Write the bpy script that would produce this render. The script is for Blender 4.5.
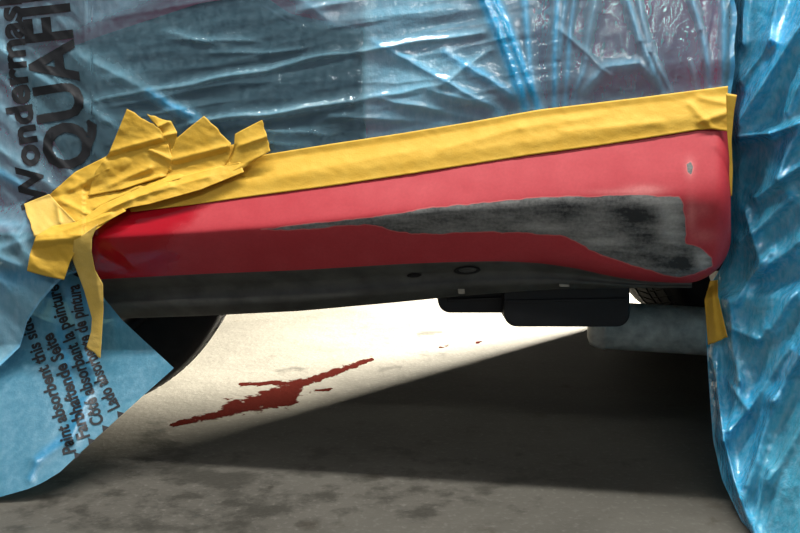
import bpy, bmesh, math
import numpy as np
from mathutils import Vector

for o in list(bpy.data.objects):
    bpy.data.objects.remove(o)
scn = bpy.context.scene
COL = scn.collection

# ------------------------------------------------------------------ camera
F = 889.0
CAMZ = 0.45
PITCH = math.atan(116.5 / F)
cam = bpy.data.cameras.new('camera')
cam.lens = F * 36.0 / 800.0
cam.sensor_width = 36.0
cam.clip_start = 0.02
camo = bpy.data.objects.new('camera', cam)
COL.objects.link(camo)
camo.location = (0, 0, CAMZ)
camo.rotation_euler = (math.pi / 2 - PITCH, 0, 0)
scn.camera = camo

# ------------------------------------------------------------------ world and lights
w = bpy.data.worlds.new('workshop_air')
scn.world = w
w.use_nodes = True
w.node_tree.nodes['Background'].inputs[0].default_value = (0.80, 0.88, 1.0, 1)
w.node_tree.nodes['Background'].inputs[1].default_value = 0.23


def area(name, loc, target, sx, sy, power, col=(1, 1, 1), spread=180):
    l = bpy.data.lights.new(name, 'AREA')
    l.shape = 'RECTANGLE'
    l.size, l.size_y = sx, sy
    l.energy = power
    l.color = col
    l.spread = math.radians(spread)
    o = bpy.data.objects.new(name, l)
    COL.objects.link(o)
    o.location = loc
    d = Vector(target) - Vector(loc)
    o.rotation_euler = d.to_track_quat('-Z', 'Y').to_euler()
    return o


# ceiling tube lamps above the aisle beside the car
key = area('ceiling_tube_lamp', (0.25, 0.93, 2.6), (0.25, 0.93, 0), 2.4, 0.12, 105, (1.0, 0.98, 0.95))
key.rotation_euler = (0, 0, math.radians(-11))   # hangs parallel to the car side
area('ceiling_tube_lamp', (-0.1, -1.6, 2.7), (-0.1, -0.9, 0.3), 2.4, 0.16, 29, (1.0, 0.98, 0.95))
area('ceiling_tube_lamp', (2.0, 0.2, 2.5), (1.4, 0.5, 0), 0.16, 2.2, 12, (1.0, 0.98, 0.95))
# low work lamp shining under the car from the far side
area('work_lamp', (3.1, 4.75, 0.76), (0.0, 1.9, 0.0), 0.62, 0.14, 1700, (1.0, 0.93, 0.80), 70)
# bright bay behind the car
area('bay_tube_lamp', (-0.5, 4.9, 2.7), (-0.2, 3.7, 0), 3.0, 0.3, 230, (1.0, 0.96, 0.88))

scn.view_settings.view_transform = 'Standard'
scn.view_settings.look = 'None'
scn.view_settings.gamma = 1.0
scn.view_settings.use_curve_mapping = False
scn.view_settings.exposure = 0.0

# ------------------------------------------------------------------ projection helpers
cp, sp = math.cos(PITCH), math.sin(PITCH)


def P(px, py, Y):
    """world points on the sight line of pixel (px,py) at depth Y (arrays allowed)"""
    px = np.asarray(px, float); py = np.asarray(py, float); Y = np.asarray(Y, float)
    a = (px - 400.0) / F
    b = (266.5 - py) / F
    dy = cp + b * sp
    dz = -sp + b * cp
    t = Y / dy
    a, t, Yb, dz = np.broadcast_arrays(a, t, Y, dz)
    return np.stack([a * t, Yb, CAMZ + dz * t], -1)


def proj(X, Y, Z):
    z = Z - CAMZ
    fw = Y * cp - z * sp
    up = Y * sp + z * cp
    return 400 + F * X / fw, 266.5 - F * up / fw


def ip(pts, smooth=0.0):
    xs = np.array([p[0] for p in pts], float); ys = np.array([p[1] for p in pts], float)
    if smooth <= 0:
        return lambda x: np.interp(x, xs, ys)
    g = np.arange(xs[0] - 4 * smooth, xs[-1] + 4 * smooth, 1.0)
    v = np.interp(g, xs, ys)
    # linear end continuation
    s0 = (ys[1] - ys[0]) / (xs[1] - xs[0]); s1 = (ys[-1] - ys[-2]) / (xs[-1] - xs[-2])
    v = np.where(g < xs[0], ys[0] + s0 * (g - xs[0]), v)
    v = np.where(g > xs[-1], ys[-1] + s1 * (g - xs[-1]), v)
    k = np.arange(-int(3 * smooth), int(3 * smooth) + 1)
    kk = np.exp(-(k / smooth) ** 2 / 2); kk /= kk.sum()
    pad = len(k) // 2
    v2 = np.convolve(np.pad(v, pad, mode='edge'), kk, mode='valid')
    return lambda x: np.interp(x, g, v2)


rng = np.random.RandomState(7)
_tab = rng.rand(256, 256)


def vnoise(x, y):
    x = np.asarray(x, float); y = np.asarray(y, float)
    xi = np.floor(x).astype(int); yi = np.floor(y).astype(int)
    fx = x - xi; fy = y - yi
    fx = fx * fx * (3 - 2 * fx); fy = fy * fy * (3 - 2 * fy)
    a = _tab[yi % 256, xi % 256]; b = _tab[yi % 256, (xi + 1) % 256]
    c = _tab[(yi + 1) % 256, xi % 256]; d = _tab[(yi + 1) % 256, (xi + 1) % 256]
    return (a * (1 - fx) + b * fx) * (1 - fy) + (c * (1 - fx) + d * fx) * fy


def fbm(x, y, o=4):
    s = 0; a = 0.5; t = 0
    for i in range(o):
        s = s + a * vnoise(x * 2 ** i + 17.3 * i, y * 2 ** i + 9.1 * i); t += a; a *= 0.5
    return s / t


def ss(a, b, x):
    t = np.clip((x - a) / (b - a), 0, 1)
    return t * t * (3 - 2 * t)


def seg(x, y, x0, y0, x1, y1):
    """distance to segment (signed) and parameter"""
    dx, dy = x1 - x0, y1 - y0
    L2 = dx * dx + dy * dy
    t = np.clip(((x - x0) * dx + (y - y0) * dy) / L2, 0, 1)
    ex = x - (x0 + t * dx); ey = y - (y0 + t * dy)
    sgn = np.sign(ex * dy - ey * dx)
    return np.hypot(ex, ey), t, sgn


def polymask(x, y, poly, soft):
    """1 inside polygon, soft edges (pixels)"""
    inside = np.zeros(np.shape(x), bool)
    dist = np.full(np.shape(x), 1e9)
    n = len(poly)
    for i in range(n):
        x0, y0 = poly[i]; x1, y1 = poly[(i + 1) % n]
        d, t, _ = seg(x, y, x0, y0, x1, y1)
        dist = np.minimum(dist, d)
        if y0 != y1:
            c = ((y0 > y) != (y1 > y)) & (x < (x1 - x0) * (y - y0) / (y1 - y0) + x0)
            inside ^= c
    sd = np.where(inside, dist, -dist)
    return ss(-soft, soft, sd), sd


def blob(x, y, lst):
    s = 0 * x
    for (bx, by, rx_, ry_, a_) in lst:
        s = s + a_ * np.exp(-((x - bx) / rx_) ** 2 - ((y - by) / ry_) ** 2)
    return s


# ------------------------------------------------------------------ mesh helpers
def link(name, me, mat=None, parent=None, smooth=True):
    o = bpy.data.objects.new(name, me)
    COL.objects.link(o)
    if mat:
        me.materials.append(mat)
    if parent is not None:
        o.parent = parent
        o.matrix_parent_inverse = parent.matrix_world.inverted() if parent.type != 'EMPTY' else \
            __import__('mathutils').Matrix.Translation(-Vector(parent.location))
    if smooth and len(me.polygons):
        me.polygons.foreach_set('use_smooth', [True] * len(me.polygons))
    return o


def grid_mesh(name, pts, attrs=None, closed_u=False):
    """pts: (n,m,3) array"""
    n, m = pts.shape[:2]
    idx = np.arange(n * m).reshape(n, m)
    if closed_u:
        idx = np.concatenate([idx, idx[:1]], 0)
    q = np.stack([idx[:-1, :-1], idx[:-1, 1:], idx[1:, 1:], idx[1:, :-1]], -1).reshape(-1, 4)
    me = bpy.data.meshes.new(name)
    me.from_pydata(pts.reshape(-1, 3).tolist(), [], q.tolist())
    for k, v in (attrs or {}).items():
        a = me.attributes.new(k, 'FLOAT', 'POINT')
        a.data.foreach_set('value', np.broadcast_to(v, (n, m)).astype(np.float32).ravel())
    me.update()
    return me


def tag(o, label=None, cat=None, group=None, kind=None):
    if label: o['label'] = label
    if cat: o['category'] = cat
    if group: o['group'] = group
    if kind: o['kind'] = kind
    return o


def bm_obj(name, bm, mat, parent=None, smooth=True):
    me = bpy.data.meshes.new(name)
    bm.normal_update()
    bm.to_mesh(me); bm.free()
    return link(name, me, mat, parent, smooth)


def lathe(profile, center, axis, nseg=64, up=(0, 0, 1)):
    """profile: list of (radius, offset along axis); returns (nseg,m,3)"""
    ax = Vector(axis).normalized()
    u = Vector(up); u = (u - ax * u.dot(ax)).normalized()
    v = ax.cross(u)
    th = np.linspace(0, 2 * math.pi, nseg, endpoint=False)
    r = np.array([p[0] for p in profile]); h = np.array([p[1] for p in profile])
    pts = (np.array(center)[None, None] + np.cos(th)[:, None, None] * r[None, :, None] * np.array(u)[None, None]
           + np.sin(th)[:, None, None] * r[None, :, None] * np.array(v)[None, None]
           + h[None, :, None] * np.array(ax)[None, None])
    return pts


# ------------------------------------------------------------------ materials
def newmat(name):
    m = bpy.data.materials.new(name)
    m.use_nodes = True
    nt = m.node_tree
    return m, nt, nt.nodes['Principled BSDF'], nt.nodes['Material Output']


def N(nt, t, **kw):
    n = nt.nodes.new(t)
    for k, v in kw.items():
        if k in ('operation', 'blend_type', 'data_type', 'attribute_name', 'noise_dimensions', 'feature', 'clamp'):
            setattr(n, k, v)
        else:
            n.inputs[k].default_value = v
    return n


def mixc(nt, fac, a, b, blend='MIX'):
    n = nt.nodes.new('ShaderNodeMix')
    n.data_type = 'RGBA'; n.blend_type = blend
    for i, s in ((0, fac), (6, a), (7, b)):
        if hasattr(s, 'links'):
            nt.links.new(s, n.inputs[i])
        else:
            n.inputs[i].default_value = s if i == 0 else (*s, 1) if len(s) == 3 else s
    return n.outputs[2]


def mth(nt, op, a, b=0.0, c=None, clamp=False):
    n = nt.nodes.new('ShaderNodeMath'); n.operation = op; n.use_clamp = clamp
    for i, s in enumerate((a, b) if c is None else (a, b, c)):
        if hasattr(s, 'links'): nt.links.new(s, n.inputs[i])
        else: n.inputs[i].default_value = s
    return n.outputs[0]


def attr(nt, name):
    n = nt.nodes.new('ShaderNodeAttribute'); n.attribute_name = name
    return n.outputs['Fac']


def noise(nt, scale, detail=4.0, rough=0.55, vec=None):
    n = nt.nodes.new('ShaderNodeTexNoise')
    n.inputs['Scale'].default_value = scale; n.inputs['Detail'].default_value = detail
    n.inputs['Roughness'].default_value = rough
    if vec is None:
        t = nt.nodes.new('ShaderNodeTexCoord'); vec = t.outputs['Object']
    nt.links.new(vec, n.inputs['Vector'])
    return n.outputs[0]


def stretched(nt, sx, sy, sz):
    t = nt.nodes.new('ShaderNodeTexCoord'); m = nt.nodes.new('ShaderNodeMapping')
    m.inputs['Scale'].default_value = (sx, sy, sz)
    nt.links.new(t.outputs['Object'], m.inputs['Vector'])
    return m.outputs[0]


def maprange(nt, v, a, b, c=0.0, d=1.0, smooth=False):
    n = nt.nodes.new('ShaderNodeMapRange')
    n.interpolation_type = 'SMOOTHSTEP' if smooth else 'LINEAR'
    nt.links.new(v, n.inputs[0])
    for i, s in enumerate((a, b, c, d)): n.inputs[i + 1].default_value = s
    return n.outputs[0]


def bump(nt, h, strength, dist, bsdf):
    b = nt.nodes.new('ShaderNodeBump')
    b.inputs['Strength'].default_value = strength; b.inputs['Distance'].default_value = dist
    nt.links.new(h, b.inputs['Height'])
    nt.links.new(b.outputs[0], bsdf.inputs['Normal'])
    return b


def plain(name, col, rough=0.6, metal=0.0, var=0.25, scale=30.0, bmp=0.0):
    m, nt, b, out = newmat(name)
    n = noise(nt, scale)
    c = mixc(nt, maprange(nt, n, .3, .7), [x * (1 - var) for x in col], [min(1, x * (1 + var)) for x in col])
    nt.links.new(c, b.inputs['Base Color'])
    b.inputs['Roughness'].default_value = rough; b.inputs['Metallic'].default_value = metal
    if bmp: bump(nt, noise(nt, scale * 6), bmp, 0.002, b)
    return m


# sanded red sill paint
def mat_sill():
    m, nt, b, out = newmat('sanded_red_paint')
    fine = noise(nt, 260, 3)
    mid = noise(nt, 28, 5)
    hatch = noise(nt, 60, 4, .6, stretched(nt, .35, 1, 1.6))
    prim = attr(nt, 'primer')
    # wobble the edge of the sanded-through area
    pe = mth(nt, 'ADD', prim, mth(nt, 'MULTIPLY', mth(nt, 'SUBTRACT', hatch, .5), .55))
    pm = maprange(nt, pe, .40, .60, 0, 1, True)
    edge = mth(nt, 'MULTIPLY', maprange(nt, pe, .15, .42, 0, 1, True), mth(nt, 'SUBTRACT', 1.0, pm))
    sand = attr(nt, 'sand')
    red_g = (0.42, 0.006, 0.016)
    red_s = (0.47, 0.026, 0.038)
    dust = mixc(nt, maprange(nt, mid, .3, .75), red_s, (0.52, 0.044, 0.055))
    red = mixc(nt, sand, red_g, dust)
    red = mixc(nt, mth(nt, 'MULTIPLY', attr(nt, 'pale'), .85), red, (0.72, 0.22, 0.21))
    red = mixc(nt, mth(nt, 'MULTIPLY', edge, .55), red, (0.70, 0.22, 0.20))
    red = mixc(nt, maprange(nt, fine, .35, .7, 0, .22), red, (0.30, 0.012, 0.02))
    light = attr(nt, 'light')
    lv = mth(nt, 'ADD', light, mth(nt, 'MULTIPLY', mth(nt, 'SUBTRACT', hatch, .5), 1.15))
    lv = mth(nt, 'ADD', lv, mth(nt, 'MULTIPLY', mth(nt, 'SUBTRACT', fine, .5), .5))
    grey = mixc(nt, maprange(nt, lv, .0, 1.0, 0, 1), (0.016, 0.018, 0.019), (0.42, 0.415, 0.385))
    c = mixc(nt, pm, red, grey)
    nt.links.new(c, b.inputs['Base Color'])
    r = mth(nt, 'MULTIPLY_ADD', sand, .44, .06)
    nt.links.new(mth(nt, 'MAXIMUM', r, mth(nt, 'MULTIPLY', pm, .6)), b.inputs['Roughness'])
    b.inputs['Specular IOR Level'].default_value = 0.5
    bump(nt, fine, .06, .001, b)
    return m


def mat_film(name, tint, thin, fold, rough=.16, wr=.5, cr=.30, wscale=22):
    """thin plastic masking film: attributes haze (opacity) and fold (doubled layers)"""
    m, nt, b, out = newmat(name)
    hz = attr(nt, 'haze'); fo = attr(nt, 'fold')
    crk = noise(nt, wscale, 5, .6)
    crk2 = noise(nt, wscale * 5, 4, .6, stretched(nt, 1, 1, .5))
    c = mixc(nt, fo, thin, fold)
    c = mixc(nt, maprange(nt, crk2, .4, .7, 0, cr), c, (.66, .80, .87))
    nt.links.new(c, b.inputs['Base Color'])
    b.inputs['Roughness'].default_value = rough
    b.inputs['IOR'].default_value = 1.5
    b.inputs['Specular IOR Level'].default_value = .8
    hh = mth(nt, 'ADD', crk, mth(nt, 'MULTIPLY', crk2, .22))
    bn = bump(nt, hh, wr, .02, b)
    tr = nt.nodes.new('ShaderNodeBsdfTransparent')
    nt.links.new(mixc(nt, fo, tint, [x * .75 for x in tint]), tr.inputs[0])
    tl = nt.nodes.new('ShaderNodeBsdfTranslucent')
    nt.links.new(c, tl.inputs[0])
    nt.links.new(bn.outputs[0], tl.inputs['Normal'])
    mx0 = nt.nodes.new('ShaderNodeMixShader'); mx0.inputs[0].default_value = .25
    nt.links.new(b.outputs[0], mx0.inputs[1]); nt.links.new(tl.outputs[0], mx0.inputs[2])
    mx = nt.nodes.new('ShaderNodeMixShader')
    f = mth(nt, 'ADD', hz, mth(nt, 'MULTIPLY', mth(nt, 'SUBTRACT', crk2, .5), .25), clamp=True)
    nt.links.new(f, mx.inputs[0])
    nt.links.new(tr.outputs[0], mx.inputs[1]); nt.links.new(mx0.outputs[0], mx.inputs[2])
    gl = nt.nodes.new('ShaderNodeBsdfGlossy'); gl.inputs['Roughness'].default_value = rough
    nt.links.new(bn.outputs[0], gl.inputs['Normal'])
    fr = nt.nodes.new('ShaderNodeFresnel'); fr.inputs[0].default_value = 1.5
    nt.links.new(bn.outputs[0], fr.inputs['Normal'])
    mx2 = nt.nodes.new('ShaderNodeMixShader')
    nt.links.new(mth(nt, 'MULTIPLY_ADD', fr.outputs[0], .9, .02, clamp=True), mx2.inputs[0])
    nt.links.new(mx.outputs[0], mx2.inputs[1]); nt.links.new(gl.outputs[0], mx2.inputs[2])
    nt.links.new(mx2.outputs[0], out.inputs[0])
    return m


def mat_tape(name, a, bcol):
    m, nt, b, out = newmat(name)
    n1 = noise(nt, 40, 4); n2 = noise(nt, 420, 3, .6)
    c = mixc(nt, maprange(nt, n1, .3, .7), a, bcol)
    c = mixc(nt, maprange(nt, n2, .4, .75, 0, .25), c, [x * .72 for x in a])
    nt.links.new(c, b.inputs['Base Color'])
    b.inputs['Roughness'].default_value = .62
    b.inputs['Specular IOR Level'].default_value = .3
    bump(nt, mth(nt, 'ADD', n2, mth(nt, 'MULTIPLY', n1, 1.5)), .16, .002, b)
    return m


def mat_floor():
    m, nt, b, out = newmat('worn_concrete')
    n1 = noise(nt, 3.2, 6, .6); n2 = noise(nt, 19, 6, .65); n3 = noise(nt, 120, 3)
    c = mixc(nt, maprange(nt, n1, .3, .7), (0.070, 0.066, 0.055), (0.105, 0.099, 0.083))
    c = mixc(nt, maprange(nt, n2, .5, .74, 0, .55), c, (0.07, 0.065, 0.054))
    c = mixc(nt, maprange(nt, n3, .55, .75, 0, .35), c, (0.19, 0.18, 0.158))
    vo = N(nt, 'ShaderNodeTexVoronoi', Scale=11.0)
    t = nt.nodes.new('ShaderNodeTexCoord'); nt.links.new(t.outputs['Object'], vo.inputs['Vector'])
    spots = mth(nt, 'MULTIPLY', maprange(nt, vo.outputs['Distance'], .10, .22, 1, 0), maprange(nt, n2, .5, .6))
    c = mixc(nt, mth(nt, 'MULTIPLY', spots, .6), c, (0.05, 0.042, 0.03))
    st = attr(nt, 'stain')
    ragged = noise(nt, 34, 6, .7)
    sv = mth(nt, 'ADD', st, mth(nt, 'MULTIPLY', mth(nt, 'SUBTRACT', ragged, .5), 2.3))
    sm = maprange(nt, sv, .46, .58, 0, 1, True)
    c = mixc(nt, sm, c, (0.024, 0.0045, 0.0035))
    wet_shade = attr(nt, 'wet_shade')
    wv = maprange(nt, mth(nt, 'ADD', wet_shade, mth(nt, 'MULTIPLY', mth(nt, 'SUBTRACT', n2, .5), 3.0)), .35, .95, 0, 1, True)
    c = mixc(nt, mth(nt, 'MULTIPLY', wv, .68), c, (0.026, 0.025, 0.02))
    nt.links.new(c, b.inputs['Base Color'])
    nt.links.new(mth(nt, 'SUBTRACT', .62, mth(nt, 'MULTIPLY', mth(nt, 'ADD', mth(nt, 'MULTIPLY', wv, .3), mth(nt, 'MULTIPLY', sm, .3)), .3)), b.inputs['Roughness'])
    nt.links.new(mth(nt, 'MULTIPLY', mth(nt, 'SUBTRACT', 1.0, sm), .12), b.inputs['Specular IOR Level'])
    bump(nt, mth(nt, 'ADD', n2, mth(nt, 'MULTIPLY', n3, .4)), .25, .004, b)
    return m


M_SILL = mat_sill()
M_GREY = plain('stone_guard_underseal', (0.105, 0.106, 0.096), .5, 0, .35, 26, .15)
M_BLACK = plain('black_plastic', (0.012, 0.012, 0.013), .55, 0, .2, 60, .05)
M_RUBBER = plain('tyre_rubber', (0.012, 0.012, 0.012), .75, 0, .25, 40, .1)
M_RIM = plain('dark_wheel_rim', (0.03, 0.03, 0.032), .45, .6, .2, 30)
M_STEEL = plain('weathered_steel', (0.78, 0.77, 0.69), .5, .0, .32, 45, .3)
M_CLIP = plain('pale_clip', (0.55, 0.50, 0.40), .5, 0, .15, 60)
M_DOOR = plain('red_body_paint', (0.62, 0.04, 0.10), .2, 0, .1, 6)
M_DARK = plain('slate_dark_reflection', (0.030, 0.040, 0.050), .25, 0, .3, 9)
M_FLOOR = mat_floor()
M_WALL = plain('painted_block_wall', (0.55, 0.54, 0.50), .8, 0, .08, 3)
M_INK = plain('black_print', (0.012, 0.013, 0.015), .5, 0, .2, 50)
M_TAPE = mat_tape('masking_tape_paper', (0.76, 0.47, 0.060), (0.70, 0.40, 0.035))
M_TAPE2 = mat_tape('masking_tape_pale', (0.80, 0.55, 0.14), (0.76, 0.49, 0.09))
M_FILM = mat_film('masking_film', (.66, .80, .96), (.34, .72, .90), (.01, .46, .88), .12, .18, cr=.22)
M_FILMR = mat_film('masking_film_blue', (.25, .72, .92), (.10, .60, .86), (.0, .44, .86), .16, .32, cr=.24, wscale=34)
M_FLAP = mat_film('absorbent_film', (.35, .75, .90), (.05, .28, .41), (.0, .30, .58), .5, .12, cr=.10)

# ------------------------------------------------------------------ shared outline curves (sill in profile)
Yb = lambda x: 1.25 - 0.20 * np.asarray(x, float) / 800.0
y_top = ip([(-80, 225), (60, 196), (130, 178), (250, 163), (400, 141), (530, 118), (640, 104), (740, 93)], 10)
y_crease = ip([(40, 241), (92, 238), (180, 233), (270, 227), (350, 219), (430, 211), (530, 204), (620, 199), (740, 194)], 12)
y_red = ip([(60, 281), (105, 279), (200, 274), (300, 270), (400, 264), (450, 262), (500, 261), (540, 263), (575, 268), (610, 276), (640, 281), (680, 283), (740, 283)], 8)
y_flange = ip([(60, 320), (105, 319), (200, 316), (300, 311), (400, 302), (440, 298), (500, 293), (560, 289), (630, 288), (740, 288)], 8)


def sill_off(x, y):
    yt, yc, yr = y_top(x), y_crease(x), y_red(x)
    soft = np.interp(x, [80, 150, 450, 620, 730], [2.5, 3, 5, 14, 20])
    d = y - yc
    up = np.maximum(0.5 * (np.sqrt(d * d + soft * soft) - d), 0)
    dn = np.maximum(0.5 * (np.sqrt(d * d + soft * soft) + d), 0)
    a = up / np.maximum(yc - yt, 1)
    b = dn / np.maximum(yr - yc, 1)
    return 0.058 * a + 0.036 * np.power(b, 1.25)


def Ys(x, y):
    """depth of the car side skin (sill upper face, door above it)"""
    x = np.asarray(x, float); y = np.asarray(y, float)
    yt = y_top(x)
    low = Yb(x) + sill_off(x, np.maximum(y, yt))
    return low + np.maximum(yt - y, 0) * 0.00022


# ------------------------------------------------------------------ floor and wall
gx = np.unique(np.concatenate([np.linspace(-5, -.9, 8), np.arange(-.9, 1.0, .006), np.linspace(1, 6, 8)]))
gy = np.unique(np.concatenate([np.linspace(-3, .9, 8), np.arange(.9, 2.9, .006), np.linspace(2.9, 7, 8)]))
GX, GY = np.meshgrid(gx, gy, indexing='ij')
fx, fy = proj(GX, np.maximum(GY, .3), 0.0 * GX)
stain = np.zeros_like(GX)
for (x0, y0, x1, y1, w0, w1, a) in [(172, 424, 230, 412, 3, 5, .9), (228, 408, 290, 398, 8, 10, 1.0), (252, 402, 296, 388, 9, 8, 1.0),
                                    (290, 388, 372, 359, 5, 2.5, 1.0), (240, 385, 300, 382, 2, 4, .85),
                                    (440, 347, 448, 346, 2, 2, .8), (310, 392, 330, 389, 2, 2, .7), (476, 343, 480, 342, 1.5, 1.5, .8)]:
    d, t, _ = seg(fx, fy, x0, y0, x1, y1)
    stain = np.maximum(stain, a * np.exp(-(d / (w0 + (w1 - w0) * t)) ** 2))
wet_shade = .55 * blob(fx, fy, [(120, 520, 240, 75, 1.0), (430, 470, 190, 40, .7)])  # broad soft blobs darken the shaded foreground, painted in with the damp
for (x0, y0, x1, y1, w_, a) in [(150, 450, 260, 500, 26, .85), (210, 520, 330, 500, 16, .7), (400, 520, 540, 470, 12, .7),
                               (280, 372, 300, 371, 5, .8), (418, 334, 440, 332, 3, .9), (420, 355, 445, 354, 3, .8), (590, 480, 640, 460, 14, .5), (380, 370, 400, 368, 4, .6)]:
    d, t, _ = seg(fx, fy, x0, y0, x1, y1)
    wet_shade = np.maximum(wet_shade, a * np.exp(-(d / w_) ** 2))
bad = GY < .8
stain[bad] = 0; wet_shade[bad] = 0
floor = link('floor', grid_mesh('floor', np.stack([GX, GY, 0 * GX], -1), {'stain': stain, 'wet_shade': wet_shade}), M_FLOOR, None, False)
tag(floor, 'worn pale concrete workshop floor with a dark red paint stain', None, None, 'structure')
bm = bmesh.new()
bmesh.ops.create_cube(bm, size=1)
for v in bm.verts: v.co = Vector((.5 + v.co.x * 11, 7.06 + v.co.y * .12, 1.75 + v.co.z * 3.5))
wall = bm_obj('wall_back', bm, M_WALL, None, False)
tag(wall, 'pale painted workshop wall behind the car', None, None, 'structure')

# ------------------------------------------------------------------ the car
car = bpy.data.objects.new('car', None)
COL.objects.link(car)
car.location = (0, 1.9, 0)
tag(car, 'red car with a sanded side sill, masked above in blue film', 'car')

# sill panel: dense grid, rounded lower right corner, returns into the wheel arch
nu, nv = 520, 130
U, V = np.meshgrid(np.linspace(0, 1, nu), np.linspace(0, 1, nv), indexing='ij')
XL = 84 + 0 * V
XR = 731.0
px = XL + (XR - XL) * U
py = y_top(px) + (y_red(px) - y_top(px)) * V
cx, cy, rx = 684.0, 236.0, 47.0
ry = y_red(px) - cy
a = np.clip((px - cx) / rx, 0, 1); b = np.clip((py - cy) / ry, 0, 1)
inc = (a > 0) & (b > 0)
qx = np.where(inc, cx + rx * a * np.sqrt(1 - b * b / 2), px)
qy = np.where(inc, cy + ry * b * np.sqrt(1 - a * a / 2), py)
# the right end leans a little: top narrower
qx = qx - np.interp(qy, [90, 130, 180, 230, 290], [4, 2.5, .6, 0, 0]) * ss(640, 731, qx)
dep = Yb(qx) + sill_off(qx, qy)
# rounding near right and bottom outline
dr = (XR - px) * np.sqrt(np.clip(1, 0, 1))
def rnd(d, r): 
    t = np.clip(1 - d / r, 0, 1)
    return (1 - np.sqrt(1 - t * t * .96))
dright = np.where(a > 0, (1 - a) * rx, 99)
dbot = np.where(py > cy, (1 - b) * ry, 99)
rr_ = np.maximum(rnd(dright, 17), rnd(dbot, 17) * ss(470, 660, px))
dep = dep + .020 * rr_
# left end turns away under the tape
dl = px - 84
dep = dep + .03 * rnd(dl, 16)
# shallow unevenness of the filled area
dep = dep + .0012 * (fbm(qx / 60, qy / 30, 2) - .5)
pts = P(qx, qy, dep)
# attributes
patch = [(262, 229.5), (330, 222), (400, 214), (430, 208), (480, 203), (540, 198), (600, 196), (640, 195), (678, 197), (684, 205), (686, 243),
         (700, 247), (712, 258), (713, 266), (700, 272), (680, 277), (660, 273), (630, 264), (600, 255), (575, 241), (560, 235), (520, 232.5),
         (480, 231.5), (440, 233), (410, 234), (390, 229.5), (370, 223.5), (340, 226), (300, 229.8)]
jx = qx + 3 * (fbm(qx / 14, qy / 10, 3) - .5); jy = qy + 3 * (fbm(qx / 12 + 50, qy / 9, 3) - .5)
prim, _ = polymask(jx, jy, patch, 2.6)
sm2, _ = polymask(jx, jy, [(687, 164), (691, 162), (693, 167), (691, 175), (687, 171)], 2.2)
prim = np.maximum(prim, sm2)
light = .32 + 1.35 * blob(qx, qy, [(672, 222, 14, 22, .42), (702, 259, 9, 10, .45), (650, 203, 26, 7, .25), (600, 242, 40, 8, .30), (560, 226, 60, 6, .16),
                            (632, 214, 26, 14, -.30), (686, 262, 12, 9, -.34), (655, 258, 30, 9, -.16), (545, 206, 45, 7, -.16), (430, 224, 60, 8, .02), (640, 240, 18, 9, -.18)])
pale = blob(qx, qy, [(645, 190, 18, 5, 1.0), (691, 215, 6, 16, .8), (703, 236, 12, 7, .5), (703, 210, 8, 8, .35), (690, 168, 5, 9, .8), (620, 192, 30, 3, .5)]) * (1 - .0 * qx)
bnd = np.where(qy < y_crease(qx), 205 - .9 * (qy - 200), 172 + 6 * np.sin(qy / 5))
sand = ss(-14, 14, qx - bnd + 22 * (fbm(qx / 16, qy / 8, 3) - .5))
sand = np.minimum(sand, 1 - .75 * np.exp(-((qy - 145 + (qx - 560) * .14) / 4) ** 2) * ss(500, 540, qx) * (1 - ss(600, 640, qx)))
sill = link('sill_panel', grid_mesh('sill_panel', pts, {'primer': prim, 'light': light, 'pale': np.clip(pale, 0, 1), 'sand': sand}), M_SILL, car)
sill['label'] = 'red sill panel with a grey sanded-through repair area'
# return edge of the sill into the wheel arch and along the bottom
bi = np.arange(nu)
rim_x = np.concatenate([qx[:, -1], qx[-1, ::-1][1:]]); rim_y = np.concatenate([qy[:, -1], qy[-1, ::-1][1:]])
rim_d = np.concatenate([dep[:, -1], dep[-1, ::-1][1:]])
k0 = np.array([0, .012, .03, .055])
ins = np.array([0, .6, 3, 6])
nx = np.where(np.arange(len(rim_x)) < nu * .93, 0, 1)
rx_ = rim_x[:, None] - ins[None] * ss(640, 728, rim_x)[:, None]
ry_ = rim_y[:, None] - ins[None] * (rim_y > 240)[:, None] * .8
rp = P(rx_, ry_, rim_d[:, None] + k0[None])
z = np.zeros(rp.shape[:2])
ret = link('sill_return_edge', grid_mesh('sill_return_edge', rp, {'primer': z, 'light': z, 'pale': z, 'sand': z + 1}), M_SILL, car)

# grey underside (stone-guarded valance) with pressed ridge
nu2 = 260
vx = np.linspace(88, 692, nu2)
prof = [(-.12, .058), (0.0, .060), (.10, .066), (.25, .082), (.42, .092), (.55, .090), (.66, .088), (.80, .100), (.95, .112), (1.0, .118), (1.0, .135), (.7, .15)]
vy = np.stack([y_red(vx) + k * (y_flange(vx) - y_red(vx)) for k, _ in prof], 1)
vd = np.stack([Yb(vx) + o for _, o in prof], 1)
vd += .004 * (fbm(vx[:, None] / 40 + 0 * vy, vy / 9, 3) - .5)
# a dent in the flange where the photo shows the lip dip in
vd[:, 8:] += (.02 * np.exp(-((vx - 345) / 26) ** 2))[:, None]
val = link('sill_underside', grid_mesh('sill_underside', P(vx[:, None] + 0 * vy, vy, vd)), M_GREY, car)
val['label'] = 'dark grey textured underside of the sill'


def slab(name, poly, Y, thick, mat, parent, bev=.004):
    """extruded outline (pixel polygon at depth Y) with real thickness"""
    bm = bmesh.new()
    p0 = P([p[0] for p in poly], [p[1] for p in poly], Y)
    vs = [bm.verts.new(p) for p in p0]
    f = bm.faces.new(vs)
    r = bmesh.ops.extrude_face_region(bm, geom=[f])
    for g in r['geom']:
        if isinstance(g, bmesh.types.BMVert): g.co.y += thick
    bmesh.ops.recalc_face_normals(bm, faces=bm.faces)
    if bev:
        bmesh.ops.bevel(bm, geom=[e for e in bm.edges], offset=bev, segments=2, affect='EDGES', profile=.5, clamp_overlap=True)
    return bm_obj(name, bm, mat, parent, False)


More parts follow.
